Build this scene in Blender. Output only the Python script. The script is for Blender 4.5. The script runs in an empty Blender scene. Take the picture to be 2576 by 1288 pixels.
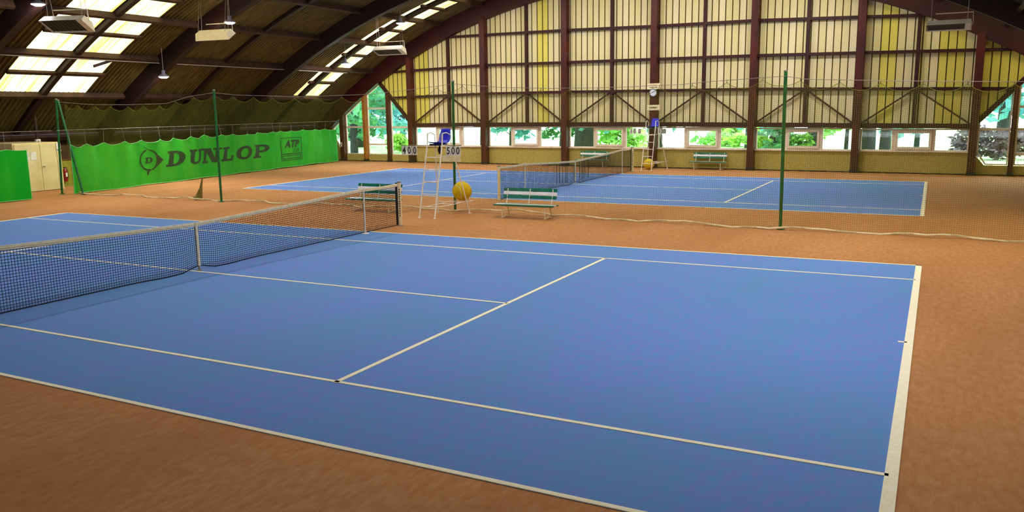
import bpy, math, random
from mathutils import Vector, Matrix
random.seed(7)
scene = bpy.context.scene
col = scene.collection
PI = math.pi

# ------------------------------------------------------------------ camera, sky, exposure
CAM = Vector((11.9615, -10.7113, 2.8442)); YAW, PITCH, ROLL, FPX = -.4755, -.1754, -.0143, 2068.545
_f = Vector((math.sin(YAW) * math.cos(PITCH), math.cos(YAW) * math.cos(PITCH), math.sin(PITCH)))
_r = Vector((math.cos(YAW), -math.sin(YAW), 0)); _u = _r.cross(_f)
_c, _s = math.cos(ROLL), math.sin(ROLL)
CR, CU = _c * _r + _s * _u, -_s * _r + _c * _u
cam = bpy.data.cameras.new('camera'); cam.sensor_width = 36; cam.lens = FPX * 36 / 2576; cam.clip_end = 400
camo = bpy.data.objects.new('camera', cam); col.objects.link(camo)
m = Matrix((CR, CU, -_f)).transposed().to_4x4(); m.translation = CAM; camo.matrix_world = m
scene.camera = camo

world = bpy.data.worlds.new('sky'); scene.world = world; world.use_nodes = True
bg = world.node_tree.nodes['Background']
bg.inputs[0].default_value = (.86, .95, 1.0, 1); bg.inputs[1].default_value = 5.0
scene.view_settings.view_transform = 'Standard'; scene.view_settings.look = 'None'
scene.view_settings.gamma = 1; scene.view_settings.use_curve_mapping = False
scene.view_settings.exposure = 0.95
scene.cycles.max_bounces = 4; scene.cycles.diffuse_bounces = 3; scene.cycles.glossy_bounces = 2; scene.cycles.transmission_bounces = 4; scene.cycles.transparent_max_bounces = 8
LAMP = 330.0                      # brightness of each lamp's lens

# ------------------------------------------------------------------ materials
def lin(c):
    return tuple(((v / 255) / 12.92 if v / 255 <= .04045 else ((v / 255 + .055) / 1.055) ** 2.4) for v in c)
MATS = {}
def mat(name, rgb, rough=.6, rgb2=None, scale=4.0, detail=4, stretch=(1, 1, 1), metal=0, bump=0, spec=.3, contrast=(.35, .65), bscale=None):
    mt = bpy.data.materials.new(name); mt.use_nodes = True; nt = mt.node_tree; b = nt.nodes['Principled BSDF']
    b.inputs['Roughness'].default_value = rough; b.inputs['Metallic'].default_value = metal
    b.inputs['Specular IOR Level'].default_value = spec
    c1 = lin(rgb) + (1,)
    if rgb2 is None: rgb2 = tuple(int(v * .88) for v in rgb)
    geo = nt.nodes.new('ShaderNodeNewGeometry'); mp = nt.nodes.new('ShaderNodeMapping'); mp.inputs['Scale'].default_value = stretch
    nz = nt.nodes.new('ShaderNodeTexNoise'); nz.inputs['Scale'].default_value = scale; nz.inputs['Detail'].default_value = detail
    rp = nt.nodes.new('ShaderNodeValToRGB'); rp.color_ramp.elements[0].position = contrast[0]; rp.color_ramp.elements[1].position = contrast[1]
    rp.color_ramp.elements[0].color = c1; rp.color_ramp.elements[1].color = lin(rgb2) + (1,)
    L = nt.links.new
    L(geo.outputs['Position'], mp.inputs[0]); L(mp.outputs[0], nz.inputs['Vector']); L(nz.outputs[0], rp.inputs[0]); L(rp.outputs[0], b.inputs['Base Color'])
    if bump:
        bp = nt.nodes.new('ShaderNodeBump'); bp.inputs['Strength'].default_value = bump; bp.inputs['Distance'].default_value = .02
        n2 = nt.nodes.new('ShaderNodeTexNoise'); n2.inputs['Scale'].default_value = bscale or scale * 6; n2.inputs['Detail'].default_value = 3
        L(geo.outputs['Position'], n2.inputs['Vector']); L(n2.outputs[0], bp.inputs['Height']); L(bp.outputs[0], b.inputs['Normal'])
    MATS[name] = mt
    return mt
def two_scale(name, a, b_, c_, s1, s2, stretch, rough=.9, bump=.15):
    """carpet-like floor: fine mottling of a/b over broad patches towards c"""
    mt = bpy.data.materials.new(name); mt.use_nodes = True; nt = mt.node_tree; p = nt.nodes['Principled BSDF']; L = nt.links.new
    p.inputs['Roughness'].default_value = rough; p.inputs['Specular IOR Level'].default_value = .15
    geo = nt.nodes.new('ShaderNodeNewGeometry'); mp = nt.nodes.new('ShaderNodeMapping'); mp.inputs['Scale'].default_value = stretch
    L(geo.outputs['Position'], mp.inputs[0])
    n1 = nt.nodes.new('ShaderNodeTexNoise'); n1.inputs['Scale'].default_value = s1; n1.inputs['Detail'].default_value = 5; n1.inputs['Roughness'].default_value = .7
    n2 = nt.nodes.new('ShaderNodeTexNoise'); n2.inputs['Scale'].default_value = s2; n2.inputs['Detail'].default_value = 3
    L(mp.outputs[0], n1.inputs['Vector']); L(mp.outputs[0], n2.inputs['Vector'])
    r1 = nt.nodes.new('ShaderNodeValToRGB'); r1.color_ramp.elements[0].position = .38; r1.color_ramp.elements[1].position = .62
    r1.color_ramp.elements[0].color = lin(a) + (1,); r1.color_ramp.elements[1].color = lin(b_) + (1,)
    r2 = nt.nodes.new('ShaderNodeMapRange'); r2.inputs[1].default_value = .42; r2.inputs[2].default_value = .68; r2.inputs[4].default_value = .55
    mx = nt.nodes.new('ShaderNodeMix'); mx.data_type = 'RGBA'; mx.inputs['B'].default_value = lin(c_) + (1,)
    L(n1.outputs[0], r1.inputs[0]); L(n2.outputs[0], r2.inputs[0]); L(r2.outputs[0], mx.inputs['Factor']); L(r1.outputs[0], mx.inputs['A']); L(mx.outputs['Result'], p.inputs['Base Color'])
    MATS[name] = mt; return mt
def translucent(name, rgb, frac, rgb2=None, scale=3, stretch=(1, 1, 1)):
    mt = mat(name, rgb, .7, rgb2, scale, 3, stretch); nt = mt.node_tree; L = nt.links.new
    p = nt.nodes['Principled BSDF']; o = nt.nodes['Material Output']
    tr = nt.nodes.new('ShaderNodeBsdfTranslucent'); mx = nt.nodes.new('ShaderNodeMixShader'); mx.inputs[0].default_value = frac
    L(p.inputs['Base Color'].links[0].from_socket, tr.inputs[0]); L(p.outputs[0], mx.inputs[1]); L(tr.outputs[0], mx.inputs[2]); L(mx.outputs[0], o.inputs[0])
    return mt
def glass(name):
    mt = bpy.data.materials.new(name); mt.use_nodes = True; nt = mt.node_tree; L = nt.links.new; nt.nodes.remove(nt.nodes['Principled BSDF'])
    t = nt.nodes.new('ShaderNodeBsdfTransparent'); t.inputs[0].default_value = (.88, .97, .98, 1)
    g = nt.nodes.new('ShaderNodeBsdfGlossy'); g.inputs['Roughness'].default_value = .03
    f = nt.nodes.new('ShaderNodeFresnel'); f.inputs[0].default_value = 1.3
    x = nt.nodes.new('ShaderNodeMixShader'); L(f.outputs[0], x.inputs[0]); L(t.outputs[0], x.inputs[1]); L(g.outputs[0], x.inputs[2]); L(x.outputs[0], nt.nodes['Material Output'].inputs[0])
    MATS[name] = mt
def emit(name, rgb, s):
    mt = bpy.data.materials.new(name); mt.use_nodes = True; nt = mt.node_tree
    p = nt.nodes['Principled BSDF']; p.inputs['Base Color'].default_value = (.8, .8, .8, 1); p.inputs['Emission Color'].default_value = rgb + (1,); p.inputs['Emission Strength'].default_value = s
    MATS[name] = mt

two_scale('clay_carpet', (190, 137, 85), (174, 118, 65), (158, 103, 50), 14, .45, (1, .35, 1))
two_scale('blue_carpet', (86, 142, 196), (116, 130, 196), (88, 144, 180), 11, .55, (1, .45, 1))
mat('line_paint', (252, 244, 208), .8, (244, 234, 186), 30)
mat('cladding_beige', (224, 208, 150), .55, (212, 200, 132), 1.2, 4, (1, 1, .15), spec=.25)
mat('cladding_pale', (230, 214, 164), .55, (218, 204, 148), 1.2, 4, (1, 1, .15), spec=.25)
mat('cladding_yellow', (222, 206, 92), .5, (212, 198, 84), 1.2, 4, (1, 1, .15), spec=.25)
mat('joint_brown', (84, 66, 20), .9)  # dark joint colour that also stands in for shade inside the grooves
mat('plinth_olive', (190, 174, 96), .95, (166, 148, 66), 22, 5, bump=.6, bscale=60)
mat('glulam_red', (84, 26, 12), .5, (58, 16, 8), 3, 4, (1, 1, .3))
mat('gable_red', (58, 14, 8), .5, (44, 8, 6), 3, 4, (.3, .3, 1))
mat('glulam_orange', (176, 110, 34), .6, (140, 80, 22), 4, 4, (3, 3, .3))
mat('steel_brown', (60, 22, 12), .6, (46, 16, 10), 3)
mat('roof_brown', (92, 76, 26), .6, (70, 55, 17), 2.2, 4, (.6, 2, .6), spec=.4)
mat('arch_dark', (40, 15, 7), .6, (26, 9, 5), 2.2, 4, (.4, 3, .4))
mat('purlin_brown', (66, 42, 20), .7, (48, 28, 12), 3, 4)
translucent('skylight_sheet', (250, 243, 204), .36, (208, 180, 84), 2.2, (.1, 4, .1))
mat('frame_cream', (236, 222, 192), .5, (226, 204, 176), 3)
glass('pane_glass')
mat('door_cream', (232, 216, 156), .5, (220, 202, 136), 2)
mat('brown_board', (96, 68, 24), .8, (76, 52, 18), 4)
mat('dado_green', (150, 146, 40), .8, (128, 124, 30), 6)
mat('dark_void', (26, 22, 14), .9)
mat('white_paint', (238, 232, 214), .4, (226, 218, 190), 8)
mat('cream_paint', (240, 228, 180), .45, (224, 208, 150), 10)
mat('bench_green', (18, 118, 84), .3, (10, 96, 66), 6, spec=.5)
mat('bench_white', (240, 238, 232), .3, (228, 226, 220), 6, spec=.5)
mat('pole_green', (14, 108, 40), .4, (8, 84, 30), 6, spec=.5)
mat('net_black', (14, 20, 34), .8)
mat('net_green', (118, 124, 30), .85)
mat('net_bunch', (150, 132, 66), .9, (120, 104, 44), 20)
mat('net_band', (232, 220, 188), .8, (214, 200, 160), 12)
mat('rope_cream', (242, 230, 184), .9, (220, 200, 146), 8)
mat('wire_grey', (150, 140, 126), .5)
mat('seat_blue', (22, 30, 200), .35, (14, 20, 176), 5, spec=.5)
mat('seat_dark', (16, 18, 70), .5)
mat('ball_yellow', (222, 190, 10), .8, (206, 168, 6), 9, bump=.3)
mat('ball_seam', (236, 226, 170), .8)
mat('black_plastic', (14, 14, 16), .5)
mat('post_dark', (30, 26, 28), .5)
mat('heater_white', (236, 228, 200), .4, (226, 214, 176), 4)
mat('heater_grille', (44, 46, 40), .5)
mat('extinguisher_red', (150, 16, 24), .35, spec=.5)
mat('paper_white', (240, 236, 214), .7)
mat('print_dark', (60, 54, 48), .8)
mat('print_red', (196, 110, 90), .8)
mat('clock_white', (238, 236, 240), .3)
mat('clock_rim', (90, 96, 104), .4)
mat('letter_dark', (12, 52, 20), .7)
translucent('banner_green', (2, 190, 36), .42, (56, 206, 44), 1.4, (1, 1, .25))
mat('banner_hem', (120, 216, 120), .7)
mat('grass_lawn', (190, 222, 150), .9, (160, 204, 120), .6)
mat('path_grey', (150, 170, 186), .9)
mat('trunk_bark', (52, 54, 58), .9, (34, 36, 44), 6)
translucent('leaf_green', (96, 160, 96), .4, (64, 128, 104), .8)
translucent('leaf_teal', (120, 184, 176), .4, (72, 140, 150), .8)
translucent('leaf_light', (170, 210, 90), .4, (120, 176, 84), .8)
translucent('leaf_rust', (120, 92, 96), .3, (92, 80, 92), .8)
emit('lamp_lens', (.93, .90, 1.0), LAMP)
mat('lamp_shell', (120, 116, 130), .4)

# ------------------------------------------------------------------ mesh helpers
class MB:
    def __init__(s): s.v = []; s.f = []; s.m = []
    def add(s, vs, fs, mi=0):
        o = len(s.v); s.v += [tuple(v) for v in vs]; s.f += [tuple(i + o for i in f) for f in fs]; s.m += [mi] * len(fs); return s
    def box(s, a, b, mi=0):
        (x0, y0, z0), (x1, y1, z1) = a, b
        return s.add([(x0, y0, z0), (x1, y0, z0), (x1, y1, z0), (x0, y1, z0), (x0, y0, z1), (x1, y0, z1), (x1, y1, z1), (x0, y1, z1)],
                     [(0, 3, 2, 1), (4, 5, 6, 7), (0, 1, 5, 4), (1, 2, 6, 5), (2, 3, 7, 6), (3, 0, 4, 7)], mi)
    def beam(s, p, q, w, h, up=(0, 0, 1), mi=0):
        p, q = Vector(p), Vector(q); d = (q - p).normalized(); u = Vector(up); r = d.cross(u)
        if r.length < 1e-4: r = d.cross(Vector((0, 1, 0)))
        r.normalize(); u = r.cross(d); r *= w / 2; u *= h / 2
        vs = [p - r - u, p + r - u, p + r + u, p - r + u, q - r - u, q + r - u, q + r + u, q - r + u]
        return s.add(vs, [(0, 1, 2, 3), (7, 6, 5, 4), (0, 4, 5, 1), (1, 5, 6, 2), (2, 6, 7, 3), (3, 7, 4, 0)], mi)
    def tube(s, pts, r, n=8, mi=0, caps=True):
        pts = [Vector(p) for p in pts]; rings = []
        prev = None
        for i, p in enumerate(pts):
            d = (pts[min(i + 1, len(pts) - 1)] - pts[max(i - 1, 0)]).normalized()
            if prev is None:
                a = d.cross(Vector((0, 0, 1)))
                if a.length < .05: a = d.cross(Vector((0, 1, 0)))
            else: a = prev - d * prev.dot(d)
            a.normalize(); prev = a; b = d.cross(a)
            rr = r[i] if isinstance(r, (list, tuple)) else r
            rings.append([p + (a * math.cos(2 * PI * k / n) + b * math.sin(2 * PI * k / n)) * rr for k in range(n)])
        vs = [v for R in rings for v in R]; fs = []
        for i in range(len(rings) - 1):
            for k in range(n):
                fs.append((i * n + k, i * n + (k + 1) % n, (i + 1) * n + (k + 1) % n, (i + 1) * n + k))
        if caps: fs += [tuple(range(n - 1, -1, -1)), tuple(range((len(rings) - 1) * n, len(rings) * n))]
        return s.add(vs, fs, mi)
    def lathe(s, prof, n=20, c=(0, 0, 0), mi=0):
        vs = []; fs = []
        for (r, z) in prof:
            vs += [(c[0] + r * math.cos(2 * PI * k / n), c[1] + r * math.sin(2 * PI * k / n), c[2] + z) for k in range(n)]
        for i in range(len(prof) - 1):
            for k in range(n): fs.append((i * n + k, i * n + (k + 1) % n, (i + 1) * n + (k + 1) % n, (i + 1) * n + k))
        return s.add(vs, fs, mi)
    def prism(s, poly, y0, y1, mi=0):
        """polygon in the x-z plane extruded from y0 to y1"""
        n = len(poly)
        vs = [(a, y0, b) for a, b in poly] + [(a, y1, b) for a, b in poly]
        fs = [tuple(range(n)), tuple(range(2 * n - 1, n - 1, -1))] + [(i, i + n, (i + 1) % n + n, (i + 1) % n) for i in range(n)]
        return s.add(vs, fs, mi)
    def mesh(s, name, mats, smooth=False):
        me = bpy.data.meshes.new(name); me.from_pydata(s.v, [], s.f)
        for k in (mats if isinstance(mats, (list, tuple)) else [mats]): me.materials.append(MATS[k])
        if any(s.m): me.polygons.foreach_set('material_index', s.m)
        me.update()
        import bmesh
        bm = bmesh.new(); bm.from_mesh(me); bmesh.ops.recalc_face_normals(bm, faces=bm.faces); bm.to_mesh(me); bm.free()
        if smooth: me.polygons.foreach_set('use_smooth', [True] * len(me.polygons))
        return me
    def build(s, name, mats, parent=None, smooth=False):
        return ob(name, s.mesh(name, mats, smooth), parent)
def ob(name, me, parent=None, mw=None):
    o = bpy.data.objects.new(name, me); col.objects.link(o)
    if parent: o.parent = parent
    if mw is not None: o.matrix_local = mw
    return o
def tag(o, label, cat=None, group=None, kind=None):
    o['label'] = label
    if cat: o['category'] = cat
    if group: o['group'] = group
    if kind: o['kind'] = kind
    return o
def empty(name, loc=(0, 0, 0), rz=0, mw=None):
    o = bpy.data.objects.new(name, None); col.objects.link(o); o.empty_display_size = .1
    if mw is not None: o.matrix_world = mw
    else: o.location = loc; o.rotation_euler = (0, 0, rz)
    return o
def copy_tree(o, parent=None):
    c = o.copy(); col.objects.link(c); c.parent = parent
    for ch in list(o.children): copy_tree(ch, c)
    return c
def text_mesh(txt, size, extrude=.004, shear=0, bold=0):
    cu = bpy.data.curves.new('txt', 'FONT'); cu.body = txt; cu.size = size; cu.extrude = extrude; cu.shear = shear; cu.offset = bold
    cu.align_x = 'CENTER'; cu.align_y = 'CENTER'; cu.resolution_u = 3
    o = bpy.data.objects.new('txt', cu); col.objects.link(o)
    dg = bpy.context.evaluated_depsgraph_get(); me = bpy.data.meshes.new_from_object(o.evaluated_get(dg))
    bpy.data.objects.remove(o); bpy.data.curves.remove(cu)
    return me

# ------------------------------------------------------------------ floor and courts
floor = MB().box((-22.6, -16, -.3), (21.2, 30.2, 0)).build('floor', 'clay_carpet')
tag(floor, 'brown carpet floor of the tennis hall around the blue courts', 'floor', kind='structure')
def court(name, corners, lines, label):
    """corners NL NR FR FL (outer); lines: list of (p, q, width)"""
    h = .004
    poly = [(x, y, h) for x, y in corners]
    c = MB().add(poly + [(x, y, .0005) for x, y in corners], [(0, 1, 2, 3), (4, 7, 6, 5), (0, 4, 5, 1), (1, 5, 6, 2), (2, 6, 7, 3), (3, 7, 4, 0)]).build('court_surface', 'blue_carpet', floor)
    c['label'] = label
    for i, (p, q, w) in enumerate(lines):
        MB().beam((p[0], p[1], h + .003), (q[0], q[1], h + .003), w, .006).build('court_line', 'line_paint', c)
def lerp(a, b, t): return tuple(x + (y - x) * t for x, y in zip(a, b))
NL, NR, FR, FL = (-10.9, -5.47), (11.87, -5.48), (11.87, 5.475), (-11.15, 5.03)
court('near', (NL, NR, FR, FL), [
    ((NL[0], -5.445), (NR[0], -5.455), .05), ((FL[0], FL[1] - .025), (FR[0], FR[1] - .025), .05),
    ((-10.98, -4.12), (11.8, -4.05), .05), ((-11.1, 3.73), (11.8, 4.08), .05),
    ((11.82, -5.48), (11.82, 5.475), .1), ((-10.86, -5.47), (-11.1, 5.03), .1),
    ((6.41, -4.1), (6.41, 4.03), .06), ((-5.6, -4.1), (-5.6, 3.85), .06), ((-5.6, -.18), (6.41, -.11), .05),
    ((11.70, .02), (11.8, .02), .05)], 'blue carpet of the near court with cream lines')
y0 = 18.36
court('far', ((-11.95, 12.86), (11.8, 12.82), (11.75, 23.55), (-12.35, 24.3)), [
    ((-11.95, 12.89), (11.8, 12.85), .05), ((-12.35, 24.27), (11.75, 23.52), .05), ((-11.97, 14.3), (11.75, 14.25), .05), ((-12.2, 22.95), (11.7, 22.2), .05),
    ((11.75, 12.82), (11.7, 23.55), .1), ((-11.9, 12.86), (-12.3, 24.3), .1), ((6.37, 14.3), (6.4, 22.4), .07), ((-6.3, 14.35), (-6.5, 22.75), .06), ((-6.4, 18.7), (6.38, 18.4), .05),
    ((11.6, 18.3), (11.7, 18.3), .05)], 'blue carpet of the far court with cream lines')

# ------------------------------------------------------------------ back wall (own frame: x along the wall, -y into the hall)
YW, TH = 28.067, math.atan(-.05)
MW = Matrix.Translation((0, YW, 0)) @ Matrix.Rotation(TH, 4, 'Z')
XC, ZC, RL = -.87, -23.03, 31.77
RT = RL + .9
def arch_z(s, r=RL): 
    d = r * r - (s - XC) ** 2
    return ZC + math.sqrt(max(d, 0))
wall = empty('wall_back', mw=MW)
tag(wall, 'high gable end wall of beige cladding, red brown posts and rails beyond the far court', 'wall', kind='structure')
SL, SR = -20.7, 18.96
DL = ((-16.86, 4.52), (-14.62, 2.15))       # sloping lower edge of the cladding, left corner
DR = ((13.2, 1.93), (15.12, 4.05))
def low(s):
    if s < DL[1][0]: return DL[0][1] + (DL[1][1] - DL[0][1]) * (s - DL[0][0]) / (DL[1][0] - DL[0][0])
    if s > DR[0][0]: return DR[0][1] + (DR[1][1] - DR[0][1]) * (s - DR[0][0]) / (DR[1][0] - DR[0][0])
    return 2.02 + (s + 14.6) * -.004
s = -16.82; PW = .311; k = 0
while s < 15.3:
    e = s + PW
    if arch_z(s) > low(s) + .02 or arch_z(e) > low(e) + .02:
        mb = MB()
        prof = [(0, 0, 1), (.032, 0, 0), (.045, -.03, 0), (PW - .006, -.03, 0), (PW, 0, 1)]
        vs = []
        for a, y, _ in prof:
            x = s + a; vs += [(x, y, low(x)), (x, y, max(arch_z(x) + .35, low(x) + .01))]
        # closing back
        vs += [(s, .05, low(s)), (s, .05, max(arch_z(s) + .35, low(s) + .01)), (e, .05, low(e)), (e, .05, max(arch_z(e) + .35, low(e) + .01))]
        mb.add(vs, [(0, 2, 3, 1)], 1); mb.add(vs, [(2, 4, 5, 3), (4, 6, 7, 5)], 0); mb.add(vs, [(6, 8, 9, 7)], 1); mb.add(vs, [(10, 11, 13, 12), (0, 1, 11, 10), (8, 12, 13, 9)], 0)
        c = s + PW / 2
        mt = 'cladding_beige' if k % 5 not in (1, 3) else 'cladding_pale'
        if -6.45 < c < -6.05 or 9.55 < c < 10.3 or 11.9 < c < 12.75 or c > 13.4 or c < -14.6 or -14.4 < c < -13.4: mt = 'cladding_yellow'
        mb.build('cladding_panel', [mt, 'joint_brown'], wall)
    s = e; k += 1
COLS = [-14.53, -9.67, -4.87, -.16, 4.5, 8.9, 13.27]
G1 = [3.66, 3.74, 3.72, 3.67, 3.63, 3.53, 3.43]
G2 = [5.1, 5.22, 5.17, 5.13, 5.09, 5.01, 4.92]
G3 = [6.79, 6.77, 6.73, 6.64, 6.6, 6.46, 6.3]
H0 = [2.1, 2.11, 2.11, 2.09, 2.05, 2.0, 1.955]
def itp(T, s):
    for i in range(6):
        if s <= COLS[i + 1] or i == 5:
            return T[i] + (T[i + 1] - T[i]) * (s - COLS[i]) / (COLS[i + 1] - COLS[i])
def clip_rail(a, b, T):
    n = 40; xs = [a + (b - a) * i / n for i in range(n + 1)]; ok = [x for x in xs if arch_z(x) > itp(T, x) - .1 and low(x) < itp(T, x) + .05]
    return (ok[0], ok[-1]) if len(ok) > 1 else None
edges = [-16.9] + COLS + [15.2]
for T, hh in ((G1, .12), (G2, .12), (G3, .12)):
    for a, b in zip(edges[:-1], edges[1:]):
        r = clip_rail(a, b, T)
        if r: MB().beam((r[0], -.12, itp(T, r[0])), (r[1], -.12, itp(T, r[1])), .18, hh).build('girt', 'steel_brown', wall)
for a, b in zip(COLS[:-1], COLS[1:]):
    MB().beam((a, -.12, itp(H0, a)), (b, -.12, itp(H0, b)), .2, .2).build('header_rail', 'steel_brown', wall)
    mid = {-14.53: -12.0, -9.67: -7.12, -4.87: -2.37, -.16: 2.2, 4.5: 6.73, 8.9: 11.05}[a]
    MB().box((mid - .07, -.2, itp(H0, mid) + .05), (mid + .07, -.04, arch_z(mid) + .2)).build('stud', 'steel_brown', wall)
    for e in (a + .2, b - .2):
        MB().beam((e, -.16, itp(H0, e) + .12), (mid + (-.08 if e < mid else .08), -.16, itp(G1, mid) - .06), .06, .1, (0, 1, 0)).build('brace', 'steel_brown', wall)
def post(s, w, d0, d1, ztop, m_='glulam_red', foot=True):
    o = MB().box((s - w / 2, -d1, 0), (s + w / 2, -d0, ztop)).build('column', m_, wall)
    if foot: MB().box((s - w / 2 - .015, -d1 - .015, 0), (s + w / 2 + .015, -d0, .14)).build('column_foot', 'post_dark', o)
    return o
for s in COLS: post(s, .3, .02, .4, arch_z(s) + .15)
post(-19.68, .3, .02, .3, arch_z(-19.68) + .1); post(-17.95, .2, .02, .28, arch_z(-17.95) + .35, 'glulam_orange'); post(-16.22, .2, .02, .25, low(-16.22) + .05)
post(14.62, .19, .02, .25, low(14.62) + .05); post(16.2, .2, .02, .25, arch_z(16.2) + .2, 'glulam_orange'); post(17.9, .3, .02, .3, arch_z(17.9) + .1)
for (a, b) in (DL, DR):
    MB().beam((a[0], -.1, a[1] + .03), (b[0], -.1, b[1] + .03), .18, .12, (0, 1, 0)).build('sloping_rail', 'steel_brown', wall)
# gable arch
def arc_poly(r0, r1, f0, f1, n):
    A = [(XC + r0 * math.sin(f0 + (f1 - f0) * i / n), ZC + r0 * math.cos(f0 + (f1 - f0) * i / n)) for i in range(n + 1)]
    B = [(XC + r1 * math.sin(f0 + (f1 - f0) * i / n), ZC + r1 * math.cos(f0 + (f1 - f0) * i / n)) for i in range(n + 1)]
    return A, B
def arc_beam(r0, r1, f0, f1, ya, yb, n=48):
    A, B = arc_poly(r0, r1, f0, f1, n); mb = MB()
    vs = [(x, y, z) for y in (ya, yb) for P in (A, B) for x, z in P]; N = n + 1; fs = []
    for i in range(n):
        fs += [(i, i + 1, N + i + 1, N + i), (2 * N + i, 3 * N + i, 3 * N + i + 1, 2 * N + i + 1), (i, 2 * N + i, 2 * N + i + 1, i + 1), (N + i, N + i + 1, 3 * N + i + 1, 3 * N + i)]
    fs += [(0, N, 3 * N, 2 * N), (n, 2 * N + n, 3 * N + n, N + n)]
    return mb.add(vs, fs)
g = arc_beam(RL, RT - .05, -.745, .745, -.34, -.06).build('gable_arch', 'gable_red', wall); g['label'] = 'dark red curved gable beam'
# lower wall under the windows, one panel for each bay
base_edges = COLS
for a, b in zip(COLS[:-1], COLS[1:]):
    MB().box((a, -.06, 0), (b, .12, .93)).build('plinth_panel', 'plinth_olive', wall)
for poly in ([(SL, 0), (-14.53, 0), (-14.53, .40), (-19.85, .40), (-20.35, 1.2), (-20.55, 1.95), (SL, 1.95)],
             [(13.27, 0), (SR, 0), (SR, .4), (13.72, .4), (13.27, .92)]):
    MB().prism(poly, -.06, .12).build('plinth_panel', 'plinth_olive', wall)
for poly in ([(-23.4, 0), (SL, 0), (SL, 2.6), (-23.4, 2.6)], [(SR, 0), (21.7, 0), (21.7, 2.6), (SR, 2.6)]):
    MB().prism(poly, -.06, .12).build('end_panel', 'brown_board', wall)
bb = empty('baseboard_back', mw=MW); tag(bb, 'thin dark skirting strip at the foot of the gable wall', 'baseboard', kind='structure')
MB().box((-20.6, -.085, .001), (18.9, -.0605, .045)).build('skirting_strip', 'dark_void', bb)

# ------------------------------------------------------------------ windows
def inset(poly, w):
    n = len(poly); out = []
    A = sum(poly[i][0] * poly[(i + 1) % n][1] - poly[(i + 1) % n][0] * poly[i][1] for i in range(n)); sg = 1 if A > 0 else -1
    L = []
    for i in range(n):
        (x0, z0), (x1, z1) = poly[i], poly[(i + 1) % n]; dx, dz = x1 - x0, z1 - z0; l = math.hypot(dx, dz); nx, nz = -dz / l * sg, dx / l * sg
        L.append((x0 + nx * w, z0 + nz * w, dx, dz))
    for i in range(n):
        x0, z0, dx, dz = L[i - 1]; x1, z1, ex, ez = L[i]; D = dx * ez - dz * ex
        t = ((x1 - x0) * ez - (z1 - z0) * ex) / D; out.append((x0 + t * dx, z0 + t * dz))
    return out
def light(parent, poly, w=.05, y0=-.04, y1=.04, fname='frame', fm='frame_cream'):
    q = inset(poly, w); n = len(poly); mb = MB()
    vs = [(x, y, z) for y in (y0, y1) for P in (poly, q) for x, z in P]; fs = []
    for i in range(n):
        j = (i + 1) % n
        fs += [(i, j, n + j, n + i), (2 * n + i, 3 * n + i, 3 * n + j, 2 * n + j), (i, 2 * n + i, 2 * n + j, j), (n + i, n + j, 3 * n + j, 3 * n + i)]
    f = mb.add(vs, fs).build(fname, fm, parent)
    yc = (y0 + y1) / 2
    MB().prism(q, yc - .003, yc + .003).build('pane', 'pane_glass', f if fname == 'sash' else parent)
def clipz(poly, z0, z1):
    for zz, sg in ((z0, 1), (z1, -1)):
        out = []
        for i in range(len(poly)):
            a, b = poly[i], poly[(i + 1) % len(poly)]; ia, ib = (a[1] - zz) * sg >= 0, (b[1] - zz) * sg >= 0
            if ia: out.append(a)
            if ia != ib:
                t = (zz - a[1]) / (b[1] - a[1]); out.append((a[0] + t * (b[0] - a[0]), zz))
        poly = out
    return poly
nw = 0
names = ['left of the umpire chair with boards 400 and 500', 'second bay from the left corner glazing', 'third bay, behind the far bench and net', 'fourth bay, right of the clock post', 'fifth bay, crossed by the right green pole', 'sixth bay, beside the right corner glazing']
for i, (a, b) in enumerate(zip(COLS[:-1], COLS[1:])):
    nw += 1; w = empty('window_%d' % nw, mw=MW)
    tag(w, 'low strip window with three lights, ' + names[i], 'window', kind='structure')
    a += .15; b -= .15; z0, zt = .93, min(itp(H0, a), itp(H0, b)) - .1; L = b - a
    x1, x2 = a + .315 * L, a + .69 * L
    light(w, [(a, z0), (x1, z0), (x1, zt), (a, zt)], .055)
    light(w, [(x1, z0), (x2, z0), (x2, zt), (x1, zt)], .09)
    light(w, [(x1 + .085, z0 + .085), (x2 - .085, z0 + .085), (x2 - .085, zt - .085), (x1 + .085, zt - .085)], .1, -.1, -.03, 'sash')
    light(w, [(x2, z0), (b, z0), (b, zt), (x2, zt)], .055)
    MB().box((a, -.14, z0 - .03), (b, -.04, z0 + .012)).build('sill', 'frame_cream', w)
def glazing(label, polys):
    global nw
    nw += 1; w = empty('window_%d' % nw, mw=MW); tag(w, label, 'window', kind='structure')
    for poly, zs in polys:
        for za, zb in zip(zs[:-1], zs[1:]): light(w, clipz(poly, za, zb), .05)
AZ = lambda s: arch_z(s) + .02
glazing('pointed corner glazing with white bars left of the cladding', [
    ([(-19.53, .4), (-18.05, .4), (-18.05, AZ(-18.05)), (-19.53, AZ(-19.53))], (0, 1.99, 9)),
    ([(-17.85, .4), (-16.32, .4), (-16.32, low(-16.32) - .05), (-16.86, 4.46), (-17.85, AZ(-17.85))], (0, .99, 1.99, 3.06, 9)),
    ([(-16.12, .4), (-14.68, .4), (-14.68, low(-14.68) - .05), (-16.12, low(-16.12) - .05)], (0, 1.98, 9)),
    ([(-19.83, .5), (-19.83, AZ(-19.83)), (-20.52, AZ(-20.52)), (-20.33, 1.2)], (0, 9))])
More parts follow.
